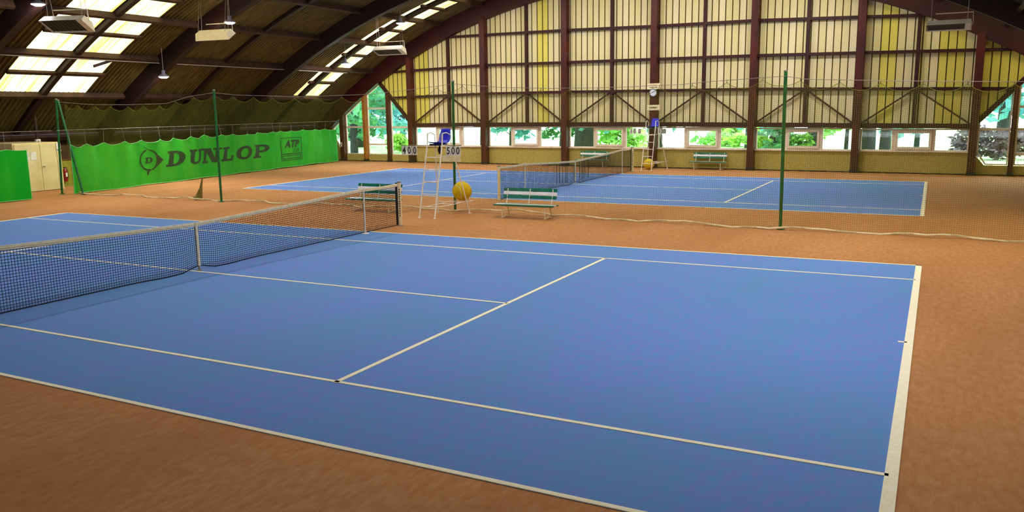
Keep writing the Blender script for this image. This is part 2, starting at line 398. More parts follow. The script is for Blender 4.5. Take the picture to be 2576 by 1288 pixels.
glazing('corner glazing with cut lower corner at the right end', [
    ([(13.42, .92), (13.74, .42), (14.52, .42), (14.52, low(14.52) - .06), (13.42, low(13.42) - .06)], (0, 1.83, 9)),
    ([(14.72, .42), (16.1, .42), (16.1, AZ(16.1)), (15.1, low(15.1) - .06), (14.72, low(14.72) - .06)], (0, .87, 1.83, 2.7, 9)),
    ([(16.3, .42), (17.75, .42), (17.75, AZ(17.75)), (16.3, AZ(16.3))], (0, 1.83, 9))])

# ------------------------------------------------------------------ side and front walls
w_ = MB().box((-22.0, -16, 0), (-21.85, 28.9, 2.35)).build('wall_left', 'brown_board'); tag(w_, 'low brown boarded side wall under the left eaves', 'wall', kind='structure')
w_ = MB().box((20.1, -16, 0), (20.25, 27.0, 2.35)).build('wall_right', 'brown_board'); tag(w_, 'low brown boarded side wall under the right eaves', 'wall', kind='structure')
A_, _ = arc_poly(RT, RT, -.77, .77, 40)
w_ = MB().prism([(x, max(z, -.02)) for x, z in A_], -15.95, -15.8).build('wall_front', 'cladding_beige'); tag(w_, 'plain beige gable end wall behind the viewpoint', 'wall', kind='structure')
dw = empty('wall_side', (0, 0, 0)); dw.name = 'wall_dado'; tag(dw, 'low olive green dado wall behind the green banner', 'wall', kind='structure')
MB().box((-20.0, 10.35, 0), (-19.85, 27.6, 1.08)).build('dado_panel', 'dado_green', dw)
MB().box((-20.03, 10.35, 1.08), (-19.82, 27.6, 1.13)).build('dado_cap', 'brown_board', dw)

# ------------------------------------------------------------------ roof
ceil = empty('ceiling', (XC, 0, ZC)); tag(ceil, 'curved barrel roof of brown corrugated sheets on dark arches with skylights', 'ceiling', kind='structure')
ARCH = [-15.7, -8.28, -.86, 6.56, 13.98, 21.4, 28.85]
P0, DP = -.6069, .0834
def sheet(name, m_, L, df, pitch=.2, amp=.03, nr=4):
    mb = MB(); n = max(2, int(round(L / pitch))); xs = []
    for i in range(n):
        for t, h in ((0, -1), (.3, -1), (.5, 1), (.8, 1)): xs.append(((i + t) * L / n, h))
    xs.append((L, -1)); vs = []; fs = []; N = len(xs)
    for j in range(nr + 1):
        f = df * j / nr
        for y, h in xs: r = RT + amp * h; vs.append((r * math.sin(f), y, r * math.cos(f)))
    for j in range(nr):
        for i in range(N - 1): fs.append((j * N + i, j * N + i + 1, (j + 1) * N + i + 1, (j + 1) * N + i))
    return mb.add(vs, fs).mesh(name, m_)
cache = {}
def put(name, m_, y, L, f, df, **kw):
    key = (m_, round(L, 3), round(df, 4))
    if key not in cache: cache[key] = sheet(name, m_, L, df, **kw)
    o = ob(name, cache[key], ceil); o.location = (0, y, 0); o.rotation_euler = (0, f, 0); return o
rows = []                                   # (start angle, height)
f = P0 - 2 * DP
while f < .765: rows.append(f); f += DP
SKY1, SKY2 = (6.56,), (21.4,)
FMAX = .58
for k in range(6):
    ya, yb = ARCH[k], ARCH[k + 1]; L = yb - ya; yo = ya
    if ya in SKY1: cells = [('s', 0, 1.68), ('p', 1.68, 3.46), ('s', 3.46, 3.8), ('p', 3.8, 5.5), ('s', 5.5, L)]
    elif ya in SKY2: cells = [('s', 0, 3.12), ('t', 3.12, 3.42), ('s', 3.42, 3.86), ('p', 3.86, 5.2), ('s', 5.2, L)]
    else: cells = [('s', 0, L / 2), ('s', L / 2, L)]
    for kind, c0, c1 in cells:
        for f in rows:
            sky = P0 - .001 < f < FMAX
            if kind == 's' or not sky: put('roof_sheet', 'roof_brown', yo + c0, c1 - c0, f, DP)
            elif kind == 't': put('skylight_strip', 'skylight_sheet', yo + c0, c1 - c0, f, DP)
            else:
                for h in (0, 1): put('skylight_pane', 'skylight_sheet', yo + c0, c1 - c0, f + h * DP / 2, DP / 2, nr=2)
def beam_y(name, m_, f, ya, yb, w, r0, r1):
    key = (name, m_, round(yb - ya, 3), w, r0)
    if key not in cache: cache[key] = MB().box((-w / 2, 0, r0), (w / 2, yb - ya, r1)).mesh(name, m_)
    o = ob(name, cache[key], ceil); o.location = (0, ya, 0); o.rotation_euler = (0, f, 0); return o
for k in range(6):
    ya, yb = ARCH[k] + .12, ARCH[k + 1] - .12
    for f in rows[1:-1]:
        beam_y('purlin', 'purlin_brown', f, ya, yb, .14, RT - .27, RT - .04)
        if ARCH[k] in SKY1 + SKY2 and P0 - .001 < f < FMAX: beam_y('batten', 'purlin_brown', f + DP / 2, ya + (1.5 if ARCH[k] in SKY1 else 3.0), ya + (5.5 if ARCH[k] in SKY1 else 5.3), .16, RT - .14, RT - .04)
    beam_y('eave_beam', 'purlin_brown', -.687, ya, yb, .25, RT - .4, RT - .05); beam_y('eave_beam', 'purlin_brown', .687, ya, yb, .25, RT - .4, RT - .05)
for k, y in enumerate(ARCH[:-1]):
    key = 'arch'
    if key not in cache:
        mb = arc_beam(RL + .2, RT - .04, -.745, .745, -.15, .15); mb.v = [(x - XC, yy, z - ZC) for x, yy, z in mb.v]; cache[key] = mb.mesh('arch', 'arch_dark')
    o = ob('arch', cache[key], ceil); o.location = (0, y, 0)
    key = 'rib'
    if key not in cache:
        mb = arc_beam(RT - .2, RT - .04, -.74, .74, -.11, .11); mb.v = [(x - XC, yy, z - ZC) for x, yy, z in mb.v]; cache[key] = mb.mesh('rib', 'arch_dark')
    o = ob('rib', cache[key], ceil); o.location = (0, (ARCH[k] + ARCH[k + 1]) / 2 - .08, 0)

bk = MB().beam((-17.0, 10.75, 4.73), (-17.25, 11.9, 5.05), .05, .1).build('bracket', 'arch_dark', ceil); bk.matrix_parent_inverse = Matrix.Translation((-XC, 0, -ZC)); bk['label'] = 'loose dark bracket across a skylight'

# ------------------------------------------------------------------ tennis nets (local: y along the net, x towards the right court end)
def make_net(label, x, y, ya, yb, sticks, zc, grp_post, folds=()):
    root = empty('tennis_net', (x, y, 0)); tag(root, label, 'net')
    L = yb - ya; ny = int(L / .047); nz = 22
    def top(t):                         # t: local y
        pts = [(ya, 1.07)] + sorted([(s_, 1.07) for s_ in sticks]) + [(0, zc)] + [(yb, 1.07)]
        pts = sorted(pts)
        for (a, za), (b, zb) in zip(pts[:-1], pts[1:]):
            if a <= t <= b:
                u = (t - a) / (b - a) if b > a else 0
                return za + (zb - za) * u - .012 * math.sin(PI * u)
        return 1.07
    def bot(t): return .035 + .075 * max(0, 1 - abs(t) / .35) - .02 * math.exp(-((abs(t) - .7) / .4) ** 2)
    def bulge(t, u): return .05 * math.exp(-((abs(t) - .6) / .5) ** 2) * math.sin(PI * (1 - u)) * 1.0
    mb = MB(); r = .0042
    ys = [ya + L * i / ny for i in range(ny + 1)]
    nseg = 6
    for t in ys:
        zb, zt = bot(t), top(t) - .03
        P = [(bulge(t, j / nseg), t, zb + (zt - zb) * j / nseg) for j in range(nseg + 1)]
        vs = []; 
        for (a, b, c) in P: vs += [(a - r, b, c), (a, b + r, c), (a + r, b, c), (a, b - r, c)]
        fs = [(4 * j + q, 4 * j + (q + 1) % 4, 4 * j + 4 + (q + 1) % 4, 4 * j + 4 + q) for j in range(nseg) for q in range(4)]
        mb.add(vs, fs)
    st = ys[::4] + ([ys[-1]] if (len(ys) - 1) % 4 else [])
    for j in range(nz):
        u = j / (nz - 1); vs = []
        for t in st:
            zb, zt = bot(t), top(t) - .03; z = zb + (zt - zb) * u; a = bulge(t, u)
            vs += [(a - r, t, z), (a, t, z + r), (a + r, t, z), (a, t, z - r)]
        fs = [(4 * i + q, 4 * i + (q + 1) % 4, 4 * i + 4 + (q + 1) % 4, 4 * i + 4 + q) for i in range(len(st) - 1) for q in range(4)]
        mb.add(vs, fs)
    nm = mb.build('net_mesh', 'net_black', root); nm['kind'] = 'stuff'; nm['label'] = 'black knotted netting'
    MB().tube([(bulge(t, 0), t, bot(t)) for t in st], .011, 5).build('bottom_cord', 'net_black', root)
    vs = []; N = len(st)
    for t in st: z = top(t); vs += [(-.014, t, z - .068), (.014, t, z - .068), (.014, t, z), (-.014, t, z)]
    fs = [(4 * i + q, 4 * i + (q + 1) % 4, 4 * i + 4 + (q + 1) % 4, 4 * i + 4 + q) for i in range(N - 1) for q in range(4)] + [(0, 1, 2, 3), (4 * N - 1, 4 * N - 2, 4 * N - 3, 4 * N - 4)]
    tb = MB().add(vs, fs).build('top_band', 'net_band', root); tb['label'] = 'cream canvas band along the top'
    MB().tube([(.017, t, top(t) - .034) for t in st], .004, 4).build('band_seam', 'rope_cream', tb)
    c = MB().box((-.02, -.026, .1), (.024, .026, zc + .004)).build('centre_strap', 'net_band', root); c['label'] = 'cream centre strap'
    MB().box((-.03, -.04, .0), (.03, .04, .02)).box((-.012, -.012, .02), (.012, .012, .1)).build('floor_anchor', 'wire_grey', c)
    for f_ in folds:
        zt = top(f_) - .08
        MB().tube([(-.012, f_, bot(f_) + .1), (-.012, f_ + .015, .5), (-.012, f_, zt)], .012, 5).build('net_fold', 'net_black', root)
    for s_ in sticks:
        k = MB().tube([(.02, s_, .01), (.02, s_, 1.09)], .017, 8).build('singles_stick', 'white_paint', root)
        MB().lathe([(0, .018), (.09, .014), (.1, 0), (0, 0)], 16, (.02, s_, 0)).build('stick_base', 'white_paint', k)
    return root, top
def net_post(loc, label, dark=True, sgn=1):
    p = empty('net_post', loc); tag(p, label, 'post', 'posts of the tennis nets')
    MB().tube([(0, 0, .0), (0, 0, 1.1)], .045, 14).build('tube', 'cream_paint', p)
    MB().lathe([(0, 1.125), (.045, 1.12), (.05, 1.1), (.048, 1.09)], 14).build('cap', 'wire_grey', p)
    if dark:
        MB().box((-.085, sgn * -.055, .03), (-.045, sgn * -.02, 1.09)).build('lacing_bar', 'post_dark', p)
        for i in range(12): MB().box((.012, -.05, .25 + .06 * i), (.04, -.032, .272 + .06 * i)).build('hook', 'post_dark', p)
    MB().lathe([(.075, 0), (.075, .012), (.046, .016)], 14).build('floor_sleeve', 'wire_grey', p)
    return p
net1, _ = make_net('black net across the near blue court with cream band and centre strap', -.03, -.07, -6.2, 6.4, (-4.95, 5.0), .9, '')
net_post((-.03, 6.42, 0), 'cream net post with dark hooks at far end of near net')
net_post((-.03, -6.36, 0), 'cream net post at the near net end outside the picture', True, -1)
net2, _ = make_net('black net across the far blue court behind the green bench', -.42, 18.75, -6.25, 6.55, (-4.4, 5.35), .9, '', (-.75, -.9, -1.15, -1.45, -1.7, .5, .75, .95, 1.4))
net_post((-.38, 12.42, 0), 'thick cream net post of the far net beside the green bench', False)
net_post((-.36, 25.38, 0), 'cream net post of the far net near the gable wall')

# ------------------------------------------------------------------ divider net between the courts
div = empty('divider_net', (0, 0, 0)); tag(div, 'tall olive green divider net hung between the two courts', 'net')
def yd(x): return 9.1 + .52 * math.exp(-(x + .3) ** 2 / 30)
CABLE = [(-17.0, 3.38), (-15.2, 3.26), (-13.27, 3.22), (-11.29, 3.23), (-10.2, 3.44), (-9.1, 3.54), (-8.17, 3.45), (-5.53, 3.34), (-3.14, 3.37), (-2.1, 3.44), (-1.29, 3.51), (-.27, 3.6), (1.27, 3.46), (2.75, 3.40), (4.07, 3.38), (4.87, 3.38), (6.36, 3.4), (7.08, 3.45), (7.82, 3.48), (8.79, 3.52), (9.24, 3.44), (10.62, 3.37), (11.29, 3.34), (13.3, 3.27), (16.5, 3.3), (19.5, 3.4)]
def cz(x):
    for (a, za), (b, zb) in zip(CABLE[:-1], CABLE[1:]):
        if a <= x <= b: return za + (zb - za) * (x - a) / (b - a)
    return 3.3
HOOK = [x for x in [-16.6 + .83 * i for i in range(44)] if x < 19.3]
def ntop(x):
    i = max(0, min(len(HOOK) - 2, int((x + 16.6) / .83))); t = (x - HOOK[i]) / .83
    return cz(x) - .05 - .17 * (1 - (2 * t - 1) ** 2)
def ny_(x, z): return yd(x) + .05 * math.sin(x * 1.3) + .03 * math.sin(x * 4.1 + z * 2)
def nbot(x): return .05 + .03 * math.sin(x * 2.2) + .12 * max(0, 1 - abs(x - 1.9) / .9)
mb = MB(); r = .0018; cell = .046; X0, X1 = HOOK[0], HOOK[-1]
nx = int((X1 - X0) / cell); xs = [X0 + (X1 - X0) * i / nx for i in range(nx + 1)]; ns = 6
for x in xs:
    zt, zb = ntop(x), nbot(x); vs = []
    for j in range(ns + 1):
        z = zb + (zt - zb) * j / ns; y = ny_(x, z); vs += [(x - r, y - r, z), (x + r, y - r, z), (x, y + r, z)]
    mb.add(vs, [(3 * j + q, 3 * j + (q + 1) % 3, 3 * j + 3 + (q + 1) % 3, 3 * j + 3 + q) for j in range(ns) for q in range(3)])
nh = 74; st = [X0 + (X1 - X0) * i / 260 for i in range(261)]
for k in range(nh):
    u = k / (nh - 1); vs = []
    for x in st:
        zb, zt = nbot(x), ntop(x); z = zb + (zt - zb) * u; y = ny_(x, z); vs += [(x, y - r, z - r), (x, y - r, z + r), (x, y + r, z)]
    mb.add(vs, [(3 * i + q, 3 * i + (q + 1) % 3, 3 * i + 3 + (q + 1) % 3, 3 * i + 3 + q) for i in range(len(st) - 1) for q in range(3)])
nm = mb.build('net_mesh', 'net_green', div); nm['kind'] = 'stuff'; nm['label'] = 'thin olive netting'
MB().tube([(x, yd(x), z) for x, z in CABLE], .007, 5).build('cable', 'wire_grey', div)
MB().tube([(x, ny_(x, ntop(x)), ntop(x)) for x in [X0 + .83 * i / 6 for i in range(int((X1 - X0) / .83 * 6) + 1)]], .006, 4).build('top_cord', 'net_green', div)
hm = MB().tube([(0, 0, 0), (.0, 0, .05), (.012, 0, .08)], .006, 5).mesh('hook', 'post_dark')
for x in HOOK:
    o = ob('hook', hm, div); o.location = (x, yd(x), cz(x) - .07)
rope = [(X0 + .3 * i, ny_(X0 + .3 * i, 0) + .06 * math.sin(i * 1.7), nbot(X0 + .3 * i) - .012 + .01 * math.sin(i * 2.3)) for i in range(int((X1 - X0) / .3) + 1)]
rp = MB().tube(rope, .026, 6).build('bottom_rope', 'rope_cream', div); rp['label'] = 'cream rope along the lower hem'
# gathered netting near the second pole
b = MB().tube([(-10.25, 9.2, .04), (-10.2, 9.2, .1), (-10.08, 9.2, .4), (-9.98, 9.2, .75)], [.17, .12, .05, .02], 8).build('gathered_net', 'net_bunch', div); b['label'] = 'gathered fold of netting'
POLES = [((-17.0, 8.9), (-16.75, 8.9, 3.46), 'slim green pole at the left end of the divider net, before the cream doors'),
         ((-15.95, 9.02), (-16.72, 8.95, 3.42), 'leaning green pole crossing the left end of the large green banner'),
         ((-8.96, 9.0), (-8.92, 9.0, 3.6), 'green divider pole in front of the lettered banner'),
         ((-.35, 9.64), (-.32, 9.64, 3.66), 'green divider pole behind the umpire chair with the 500 board'),
         ((8.82, 9.18), (8.79, 9.18, 3.62), 'tall green divider pole standing alone on the right')]
for (bx, by), tp, lb in POLES:
    p = empty('net_pole', (bx, by, 0)); tag(p, lb, 'pole', 'green poles carrying the divider net')
    d = Vector(tp) - Vector((bx, by, 0))
    MB().tube([(0, 0, 0), d], .038, 10).build('shaft', 'pole_green', p)
    MB().lathe([(.1, 0), (.1, .015), (.045, .025)], 14).build('base_plate', 'pole_green', p)
    MB().lathe([(.045, 0), (.045, .03), (0, .04)], 10, tuple(d)).build('cap', 'wire_grey', p)

# ------------------------------------------------------------------ benches
def make_bench():
    root = empty('bench', (0, 0, 0))
    def slat(name, x0, x1, y, z, w, h, tilt, m_):
        mb = MB(); c, s_ = math.cos(tilt), math.sin(tilt); b_ = .006
        prof = [(-w / 2 + b_, -h / 2), (w / 2 - b_, -h / 2), (w / 2, -h / 2 + b_), (w / 2, h / 2 - b_), (w / 2 - b_, h / 2), (-w / 2 + b_, h / 2), (-w / 2, h / 2 - b_), (-w / 2, -h / 2 + b_)]
        P = [(y + a * c - d * s_, z + a * s_ + d * c) for a, d in prof]; n = 8
        mb.add([(x0, a, d) for a, d in P] + [(x1, a, d) for a, d in P], [tuple(range(n)), tuple(range(2 * n - 1, n - 1, -1))] + [(i, i + n, (i + 1) % n + n, (i + 1) % n) for i in range(n)])
        return mb.build(name, m_, root)
    for i, (y, m_) in enumerate(((-.2, 'bench_green'), (-.06, 'bench_white'), (.08, 'bench_green'))):
        slat('seat_slat', -.86, .86, y, .36, .125, .035, .04, m_)
    for i, m_ in enumerate(('bench_green', 'bench_white', 'bench_green')):
        z = .545 + .095 * i; slat('back_slat', -.78, .78, .22 + .03 * i, z, .085, .03, PI / 2 - .3, m_)
    for x in (-.66, 0, .66):
        MB().tube([(x, .13, .33), (x, .19, .45), (x, .275, .76)], .014, 8).build('back_upright', 'white_paint', root)
    for x in (-.62, .62):
        MB().tube([(x, -.24, .335), (x, .14, .335)], .016, 8).build('seat_bearer', 'white_paint', root)
        for y in (-.22, .26):
            MB().tube([(x, y if y < 0 else .13, .335), (x, y, .01)], .016, 8).build('leg', 'cream_paint', root)
        MB().tube([(x, -.22, .016), (x, .02, .05), (x, .26, .016)], .014, 8).build('foot_runner', 'cream_paint', root)
    MB().beam((-.62, -.02, .31), (.62, -.02, .31), .025, .025).build('stretcher', 'white_paint', root)
    return root
bench = make_bench()
BN = [((2.34, 8.85, 0), .03, 'green and white slatted bench right of the umpire chair, before the divider net'),
      ((-2.48, 8.68, 0), .0, 'green and white slatted bench seen through the end of the near net'),
      ((-3.22, 27.7, 0), TH, 'green and white bench half hidden behind the far net by the wall'),
      ((2.6, 27.48, 0), TH, 'small green and white bench alone against the olive wall under the windows')]
for i, (l, a, lb) in enumerate(BN):
    o = bench if i == 0 else copy_tree(bench); o.location = l; o.rotation_euler = (0, 0, a); tag(o, lb, 'bench', 'slatted benches beside the courts')

# ------------------------------------------------------------------ umpire chairs
def make_chair(left, right, plate):
    root = empty('umpire_chair', (0, 0, 0)); T = lambda name, pts, r=.017, m_='white_paint': MB().tube(pts, r, 8).build(name, m_, root)
    FX = (-.245, .245)
    def rail(x, z): return (x * (1 - .02 * z), -.62 + .5 * z / 1.98, z)
    for x in FX:
        T('front_leg', [rail(x, 0), rail(x, 1.98), (x * .97, -.1, 2.25)], .02)
        ft = (-.43, .63) if x < 0 else (.55, .74); T('rear_leg', [(x * 1.05, .3, 1.95), (ft[0], ft[1], 0)], .018)
        T('arm_rest', [(x * .97, -.1, 2.25), (x * 1.0, .1, 2.27), (x * 1.05, .3, 2.2), (x * 1.05, .31, 1.95)], .014)
        for (px, py) in ((x, -.62), ft):
            MB().lathe([(.045, 0), (.045, .012), (.02, .02)], 10, (px, py, 0)).build('foot_pad', 'white_paint', root)
    for z in (.3, .63, .96, 1.28, 1.61): T('rung', [rail(FX[0], z), rail(FX[1], z)], .014)
    for x in FX: T('side_brace', [(x * .98, -.13, 1.93), (x * 1.05, .3, 1.93)], .014)
    T('side_brace', [(FX[0] * 1.15, .355, 1.62), (FX[1] * 1.15, .355, 1.62)], .012)
    # low tray frame that carries a ball
    a, b_ = rail(FX[0], .3), rail(FX[1], .3)
    T('tray_rail', [a, (-.06, -.575, .3), (.0, .4, .33), (.02, 1.02, .33), (.5, 1.02, .33)], .012); T('tray_rail', [b_, (.36, -.1, .3), (.42, .5, .33), (.5, 1.02, .33)], .012); T('tray_rail', [(-.03, .1, .315), (.38, .15, .31)], .012); T('tray_rail', [(FX[0] * 1.7, .5, .33), (FX[1] * 1.7, .5, .33)], .012)
    # seat
    st = empty('seat', (0, .12, 1.99), -.2); st.parent = root
    n = 8; vs = []; prof = [(-.24, .03), (-.2, .0), (.05, -.015), (.16, .01), (.2, .09), (.235, .22), (.265, .36), (.27, .385)]
    for y, z in prof:
        w = .21 if z < .2 else .21 - .04 * (z - .2) / .2
        for t in (-1, -.6, 0, .6, 1): vs.append((w * t, y - .02 * (1 - t * t) * (1 if z > .05 else 0), z + .018 * t * t * (1 if z < .05 else 0)))
    def shell(vs, th=.012):
        m_ = MB(); N = len(vs); back = [(x, y + th * .6, z - th * .8) for x, y, z in vs]; q = len(prof); fs = []
        for i in range(q - 1):
            for j in range(4):
                k = i * 5 + j; fs += [(k, k + 1, k + 6, k + 5), (N + k, N + k + 5, N + k + 6, N + k + 1)]
        rim = [i for i in range(5)] + [i * 5 + 4 for i in range(1, q)] + [(q - 1) * 5 + j for j in (3, 2, 1, 0)] + [i * 5 for i in range(q - 2, 0, -1)]
        for i in range(len(rim)): p_, q_ = rim[i], rim[(i + 1) % len(rim)]; fs.append((p_, q_, N + q_, N + p_))
        return m_.add(vs + back, fs)
    shell(vs).build('seat_shell', 'seat_blue', st, True)
    MB().box((-.19, -.2, -.05), (.19, .12, -.018)).build('seat_pan', 'seat_dark', st)
    MB().box((-.05, -.06, -.36), (.05, .06, -.05)).build('swivel_post', 'black_plastic', st) if False else None
    MB().lathe([(.02, -.3), (.055, -.22), (.05, -.17), (.02, -.1), (.02, -.05)], 10).build('swivel_knob', 'black_plastic', st)
    # score bars and number cards
    bars = MB().tube([(-1.16, -.02, 1.92), (.78, -.02, 1.93)], .011, 8).build('score_bar', 'wire_grey', root)
    MB().tube([(-1.16, -.02, 1.92), (-.98, -.1, 2.03)], .008, 6).build('bar_hook', 'wire_grey', bars)
    def card(x, ch):
        c = MB().box((x - .078, -.045, 1.66), (x + .078, -.036, 1.9)).build('number_card', 'paper_white', root)
        me = text_mesh(ch, .27, .002, 0, .004); me.materials.append(MATS['print_dark'])
        o = ob('digit', me, c, Matrix.Translation((x, -.0475, 1.78)) @ Matrix.Rotation(PI / 2, 4, 'X') @ Matrix.Diagonal((.8, 1, 1, 1)))
        for dx in (-.03, .03): MB().tube([(x + dx, -.04, 1.9), (x + dx, -.02, 1.93)], .004, 5).build('card_ring', 'wire_grey', c)
    for x, ch in zip((-1.06, -.89, -.71) if plate else (-1.0, -.82, -.58), left): card(x, ch)
    for x, ch in zip((.38, .53, .68) if plate else (.4, .53, .66), right): card(x, ch)
    if plate:
        p_ = MB().box((.17, -.046, 1.5), (.75, -.034, 1.655)).build('blank_plate', 'cream_paint', root); p_['label'] = 'blank cream plate below the digits'
    return root
uc = make_chair('400', '500', True); uc.location = (-.18, 8.5, 0); tag(uc, 'white umpire chair with blue seat and score cards 400 and 500', 'umpire chair', 'umpire chairs')
uf = make_chair('100', '100', False); uf.location = (.0, 27.0, 0); uf.rotation_euler = (0, 0, TH); tag(uf, 'white umpire chair with score cards 100 against the gable wall', 'umpire chair', 'umpire chairs')

# ------------------------------------------------------------------ giant tennis balls
def make_ball(loc, r, label, rot):
    o = empty('giant_tennis_ball', loc); tag(o, label, 'ball', 'giant yellow tennis balls')
    prof = [(r * math.sin(PI * i / 20), -r * math.cos(PI * i / 20)) for i in range(21)]
    MB().lathe(prof, 32, (0, 0, r)).build('ball_skin', 'ball_yellow', o, True)
    pts = []
    for i in range(65):
        t = 2 * PI * i / 64; a = .75; x = a * math.cos(t) + (1 - a) * math.cos(3 * t); y = a * math.sin(t) - (1 - a) * math.sin(3 * t); z = 2 * math.sqrt(a * (1 - a)) * math.sin(2 * t)
        v = Vector((x, y, z)).normalized() * (r * 1.004); v.rotate(Matrix.Rotation(rot, 3, 'Z') @ Matrix.Rotation(.5, 3, 'X')); pts.append((v.x, v.y, v.z + r))
    MB().tube(pts, .011, 5, caps=False).build('seam', 'ball_seam', o, True)
    return o
make_ball((.1, 9.3, .343), .272, 'giant yellow ball resting on the tray of the near umpire chair', .4)
make_ball((-.06, 26.85, 0), .25, 'giant yellow ball on the floor under the far umpire chair', 1.2)

# ------------------------------------------------------------------ banners
B0, B1 = Vector((-16.35, 8.95, 0)), Vector((-19.35, 27.9, 0))
BE = (B1 - B0).normalized(); BL = (B1 - B0).length; BN_ = Vector((BE.y, -BE.x, 0))
TOPS = [.02, .74, 1.67, 2.61, 3.6, 4.62, 5.61, 6.6, 7.59, 8.56, 9.56, 10.6, 11.68, 12.8, 13.48, 14.47, 15.67, 16.84, 18.0, 19.15]
TZ = [1.83, 1.84, 1.85, 1.86, 1.87, 1.86, 1.89, 1.91, 1.95, 1.92, 1.92, 1.89, 1.93, 1.94, 1.96, 1.94, 1.98, 1.96, 1.94, 1.92]
def btop(a):
    for i in range(len(TOPS) - 1):
        if a <= TOPS[i + 1] or i == len(TOPS) - 2:
            t = min(1, max(0, (a - TOPS[i]) / (TOPS[i + 1] - TOPS[i]))); return TZ[i] + (TZ[i + 1] - TZ[i]) * t - (.13 if i < 9 else .07) * (1 - (2 * t - 1) ** 2)
def bfold(a, z):
    u = max(0, z) / 1.9; d = min(1, max(.12, abs(a - 14.42) - .95))        # pulled flat behind the boxed logo
    return d * (.06 * math.sin(a * 3.1) * (.4 + .6 * u) + .05 * math.sin(a * 7.3 + 1) * u * u + .02 * math.sin(a * 1.1 + z * 2))
def bpt(a, z, off=0): p = B0 + BE * a + BN_ * (bfold(a, z) + off); return (p.x, p.y, z)
def bbot(a): return .03 + .04 * a / BL + .015 * math.sin(a * 2)
def sheet_mesh(a0, a1, na, nz, fp, ft, fb):
    vs = []; fs = []
    for i in range(na + 1):
        a = a0 + (a1 - a0) * i / na
        for j in range(nz + 1): z = fb(a) + (ft(a) - fb(a)) * j / nz; vs.append(fp(a, z))
    for i in range(na):
        for j in range(nz): k = i * (nz + 1) + j; fs.append((k, k + nz + 1, k + nz + 2, k + 1))
    return MB().add(vs, fs)
ban = empty('advert_banner', B0); ban.matrix_world = Matrix.Translation(B0); tag(ban, 'long green windbreak banner lettered with a big dark name along the left side', 'banner')
def bw(mb): mb.v = [(x - B0.x, y - B0.y, z) for x, y, z in mb.v]; return mb
bw(sheet_mesh(0, BL, 220, 14, bpt, btop, bbot)).build('cloth', 'banner_green', ban, True)
bw(MB().tube([bpt(BL * i / 200, btop(BL * i / 200)) for i in range(201)], .012, 5)).build('hem', 'banner_hem', ban)
bw(MB().tube([bpt(BL * i / 120, bbot(BL * i / 120)) for i in range(121)], .012, 5)).build('hem', 'banner_hem', ban)
for a in (0, BL): bw(MB().tube([bpt(a, bbot(a) + (btop(a) - bbot(a)) * j / 10) for j in range(11)], .012, 5)).build('hem', 'banner_hem', ban)
for a, z in zip(TOPS, TZ):
    p = B0 + BE * a
    bw(MB().tube([bpt(a, z), (p.x, p.y, 2.36)], .006, 4)).build('strap', 'wire_grey', ban)
bw(MB().tube([(p.x, p.y, 2.36) for p in (B0 - BE * .5, B0 + BE * BL)], .008, 5)).build('cable', 'wire_grey', ban)
# lettering: strokes in letter space, mapped on the cloth
def ring(cx, cy, ro, so, ri, si, t0, t1, n):
    out = []
    for i in range(n):
        a, b_ = t0 + (t1 - t0) * i / n, t0 + (t1 - t0) * (i + 1) / n
        out.append([(cx + ro * math.cos(a), cy + so * math.sin(a)), (cx + ro * math.cos(b_), cy + so * math.sin(b_)), (cx + ri * math.cos(b_), cy + si * math.sin(b_)), (cx + ri * math.cos(a), cy + si * math.sin(a))])
    return out
R4 = lambda x0, y0, x1, y1: [[(x0, y0), (x1, y0), (x1, y1), (x0, y1)]]
h = PI / 2
GL = {'D': (R4(.1, 0, .36, 1) + R4(0, 0, .45, .15) + R4(0, .85, .45, 1) + ring(.45, .5, .45, .5, .19, .35, -h, h, 14), .9),
      'U': (R4(.1, .33, .36, 1) + R4(.66, .33, .82, 1) + R4(0, .86, .46, 1) + R4(.56, .86, .94, 1) + ring(.46, .34, .36, .34, .1, .19, PI, 1.62 * PI, 10) + ring(.46, .34, .36, .34, .2, .19, 1.6 * PI, 2 * PI, 8), .94),
      'N': (R4(.1, 0, .25, 1) + R4(.74, 0, .9, 1) + R4(0, 0, .38, .13) + R4(.6, .87, 1.02, 1) + R4(0, .87, .3, 1) + [[(.1, 1), (.42, 1), (.9, 0), (.6, 0)]], 1.02),
      'L': (R4(.1, 0, .37, 1) + R4(0, .86, .5, 1) + R4(0, 0, .82, .15) + R4(.68, 0, .82, .38), .84),
      'O': (ring(.45, .5, .45, .5, .2, .34, 0, 2 * PI, 24), .9),
      'P': (R4(.1, 0, .36, 1) + R4(0, 0, .48, .14) + R4(0, .86, .5, 1) + ring(.47, .7, .41, .3, .16, .15, -h, h, 12) + R4(.36, .4, .5, .55), .88)}
def put_quads(name, quads, fm, parent, off=.012, m_='letter_dark', nsub=3):
    mb = MB()
    for q in quads:
        for i in range(nsub):
            for j in range(nsub):
                def P(u, v):
                    x = (q[0][0] * (1 - u) + q[1][0] * u) * (1 - v) + (q[3][0] * (1 - u) + q[2][0] * u) * v
                    y = (q[0][1] * (1 - u) + q[1][1] * u) * (1 - v) + (q[3][1] * (1 - u) + q[2][1] * u) * v
                    return fm(x, y)
                c = [P(i / nsub, j / nsub), P((i + 1) / nsub, j / nsub), P((i + 1) / nsub, (j + 1) / nsub), P(i / nsub, (j + 1) / nsub)]
                mb.add([bpt(a, z, off) for a, z in c], [(0, 1, 2, 3)])
    return bw(mb).build(name, m_, parent)
LET = {'D': (4.85, 6.2), 'U': (6.22, 7.4), 'N': (7.2, 8.6), 'L': (8.5, 9.66), 'O': (9.66, 11.0), 'P': (10.95, 12.46)}
